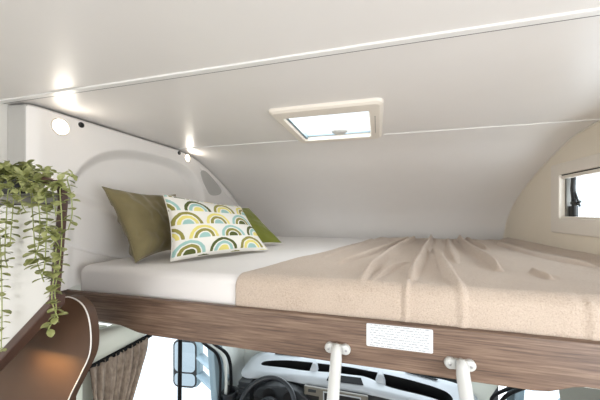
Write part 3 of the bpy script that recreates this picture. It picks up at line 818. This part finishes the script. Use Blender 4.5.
# side vent at the left, instrument hood, centre console
vb = dz(243, 378, -1.13)
obj('side_vent', join(box(vb.x-.01, vb.x+.075, vb.y-.05, vb.y+.03, -1.30, -1.125), *[box(vb.x-.012, vb.x+.077, vb.y-.058, vb.y-.045, -1.29+.022*i, -1.280+.022*i) for i in range(7)]), 'dash_dark', dash, bevel=.003)
hoodc = Vector((-.60, 1.775, -1.16))
hp = [(hoodc.x+.20*math.cos(math.radians(a)), hoodc.z-.06+.095*math.sin(math.radians(a))) for a in range(0, 181, 12)]
obj('instrument_hood', prism([Vector((x, 1.72, z)) for x, z in hp], (0, .07, 0)), 'dash_dark', dash, bevel=.008)
obj('instrument_dial', lathe([(.045, 0), (.045, .004), (.041, .004), (0, .002)], (-.68, 1.719, -1.19), (0, -1, 0)), 'black_plastic', dash)
obj('instrument_dial', lathe([(.045, 0), (.045, .004), (.041, .004), (0, .002)], (-.54, 1.719, -1.19), (0, -1, 0)), 'black_plastic', dash)
def fy(u, v, Y=1.745): return on_y(u, v, Y)
def rect_px(u0, v0, u1, v1, v2, v3, Y, dep): # four corners, clockwise from top left
    return prism([fy(u0, v0, Y), fy(u1, v1, Y), fy(u1, v2, Y), fy(u0, v3, Y)], (0, dep, 0))
obj('centre_console', rect_px(304, 386, 368, 397, 440, 436, 1.745, .02), 'console_taupe', dash, bevel=.004)
obj('console_button', rect_px(308, 389, 316, 390.3, 393, 392, 1.741, .01), 'dash_dark', dash, bevel=.001)
sb = obj('console_screen', rect_px(323, 391.5, 361, 398, 420, 416, 1.741, .01), 'dash_grey', dash, bevel=.001)
obj('screen_glass', rect_px(324.2, 392.8, 359.8, 399, 419, 415, 1.739, .004), 'black_plastic', sb)
obj('console_pocket', rect_px(306, 394.5, 319, 396.8, 420, 418, 1.742, .01), 'black_plastic', dash, bevel=.001)
# cup holder at the left end
cu = on_z(229.5, 391, -1.19)
obj('cup_holder', join(lathe([(.052, -.08), (.052, 0), (.046, .004), (.040, 0), (.040, -.07), (0, -.07)], cu), box(cu.x-.07, cu.x+.07, cu.y-.06, cu.y+.10, cu.z-.14, cu.z-.03)), 'wheel_black', dash, smooth=False)

# steering wheel
wc = on_z(266, 403.5, -1.155)
wc = Vector((-.652, 1.60, -1.192))
ax = Vector((0, -.62, .78)).normalized()     # wheel faces up and back to the driver
sw = thing('steering_wheel', wc-Vector((0, 0, .15)), 'dark grey steering wheel in front of the dashboard', 'steering wheel')
e1 = Vector((1, 0, 0)); e2 = ax.cross(e1).normalized()
if e2.z < 0: e2 = -e2
circ = [wc+(e1*math.cos(2*math.pi*k/48)+e2*math.sin(2*math.pi*k/48))*.174 for k in range(49)]
obj('rim', tube(circ, .0145, 12, cap=False), 'wheel_black', sw, smooth=True)
obj('hub', lathe([(.075, -.03), (.078, .0), (.06, .018), (0, .022)], wc-ax*.03, ax), 'wheel_black', sw, smooth=False)
for a in (0, 180, 250, 290):
    d_ = e1*math.cos(math.radians(a))+e2*math.sin(math.radians(a))
    obj('spoke', tube([wc-ax*.025+d_*.05, wc+d_*.172], [.022, .012], 8, flat=.5), 'wheel_black', sw, smooth=True)
obj('column', tube([wc-ax*.03, wc-ax*.26], .035, 12), 'dash_dark', sw, smooth=True)

# ---------- A pillars, bulkhead, windscreen ----------
o = obj('trim_7', prism([on_y(u, v, 2.12) for u, v in ((228, 330), (272, 330), (266, 352), (252, 360), (243, 372), (240, 400), (226, 430), (226, 400), (229, 372), (227, 350))], (0, .05, 0)), 'pillar_white', bevel=.004); struct(o)
o = obj('trim_9', prism([(-1.06, 1.745, -.46), (-1.06, 2.30, -.46), (-1.06, 2.30, -1.80), (-1.06, 1.745, -1.80)], (-.04, 0, 0)), 'pillar_white'); struct(o)
o = obj('trim_8', prism([on_y(u, v, 1.98) for u, v in ((466, 372), (500, 380), (500, 384), (490, 398), (487, 430), (470, 420), (474, 400), (470, 390))], (0, .05, 0)), 'trim_pale', bevel=.004); struct(o)
ws = thing('windscreen', (-.1, 2.3, -1.12), 'sloping clear windscreen beyond the dashboard', 'windscreen'); ws['kind'] = 'structure'
obj('pane', prism([(-1.0, 2.30, -1.13), (.78, 2.30, -1.13), (.70, 1.98, -.47), (-.92, 1.98, -.47)], (0, .006, .003)), 'clear_glass', ws)
o = obj('wall_bulkhead', box(-1.05, .82, 2.30, 2.34, -1.85, -1.13), 'dash_dark'); struct(o)

# ---------- lights ----------
def area(name, loc, rot, sx, sy, e_, col=(1, 1, 1)):
    l = bpy.data.lights.new(name, 'AREA'); l.shape = 'RECTANGLE'; l.size = sx; l.size_y = sy; l.energy = e_; l.color = col
    o = bpy.data.objects.new(name, l); COL.objects.link(o); o.location = loc; o.rotation_euler = [math.radians(a) for a in rot]; return o
# light at the unseen living area openings, with added fill
area('rear_fill_light', (-.12, -3.68, -.30), (90, 0, 0), 1.7, .88, 60, (.92, .955, 1))  # added far behind the viewer so light falls off less
area('unseen_right_window_light', (XR+.06, .02, -.33), (0, 90, 0), .8, 1.0, 20, (.92, .955, 1))  # unseen window light, set beside the viewer to light the headboard sideways
area('window_daylight_left', (XLL-.06, -1.2, -.33), (0, -90, 0), .8, 1.35, 17, (.92, .955, 1))
area('ceiling_fill_light', (-.2, -2.2, ZC-.03), (0, 0, 0), 1.0, 1.0, 16, (.96, .98, 1))  # soft fill added under the ceiling behind the viewer, no lamp fitting
# daylight through the roof hatch and the alcove side window
area('hatch_daylight', ((HX0+HX1)/2, (HY0+HY1)/2, ZC+.03), (0, 0, 0), HX1-HX0+.01, HY1-HY0+.01, 2.8, (.97, .985, 1))
area('side_window_daylight', (XR+.08, 1.4, .08), (0, 90, 0), .22, .8, 3.4, (.95, .98, 1))
# sky through the cab windows
area('sky_left_window', (DOORL-.75, 1.35, -.7), (0, -90, 0), .9, 1.1, 12, (.93, .97, 1))
area('sky_windscreen', (-.1, 2.75, -.55), (-62, 0, 0), 1.6, .9, 22, (.93, .97, 1))
area('cabinet_strip_light', strip_pos, (0, 0, 0), .14, .014, .8, (1, .70, .30))

w = bpy.data.worlds.new('world'); C.world = w; w.use_nodes = True
nt = w.node_tree; bg = nt.nodes['Background']
sky = nt.nodes.new('ShaderNodeTexCoord'); gr = nt.nodes.new('ShaderNodeSeparateXYZ'); rp = nt.nodes.new('ShaderNodeValToRGB')
nt.links.new(sky.outputs['Generated'], gr.inputs[0]); nt.links.new(gr.outputs[2], rp.inputs[0])
rp.color_ramp.elements[0].color = (.93, .97, 1, 1); rp.color_ramp.elements[1].color = (.86, .93, 1, 1)
nt.links.new(rp.outputs[0], bg.inputs[0]); bg.inputs[1].default_value = 2.3

# ---------- camera ----------
cd = bpy.data.cameras.new('camera'); cam = bpy.data.objects.new('camera', cd); COL.objects.link(cam)
cam.location = (0, 0, 0); cam.rotation_euler = (math.radians(90), 0, YAW)
cd.sensor_width = 36; cd.lens = 36*F/600; cd.shift_y = (HZ-200)/600; cd.clip_start = .02
C.camera = cam
# lift everything from eye-relative heights to heights above the floor
for o in list(COL.objects):
    if o.parent is None: o.location.z += EYE
C.view_settings.view_transform = 'Standard'; C.view_settings.look = 'None'; C.view_settings.gamma = 1
C.view_settings.exposure = -0.35
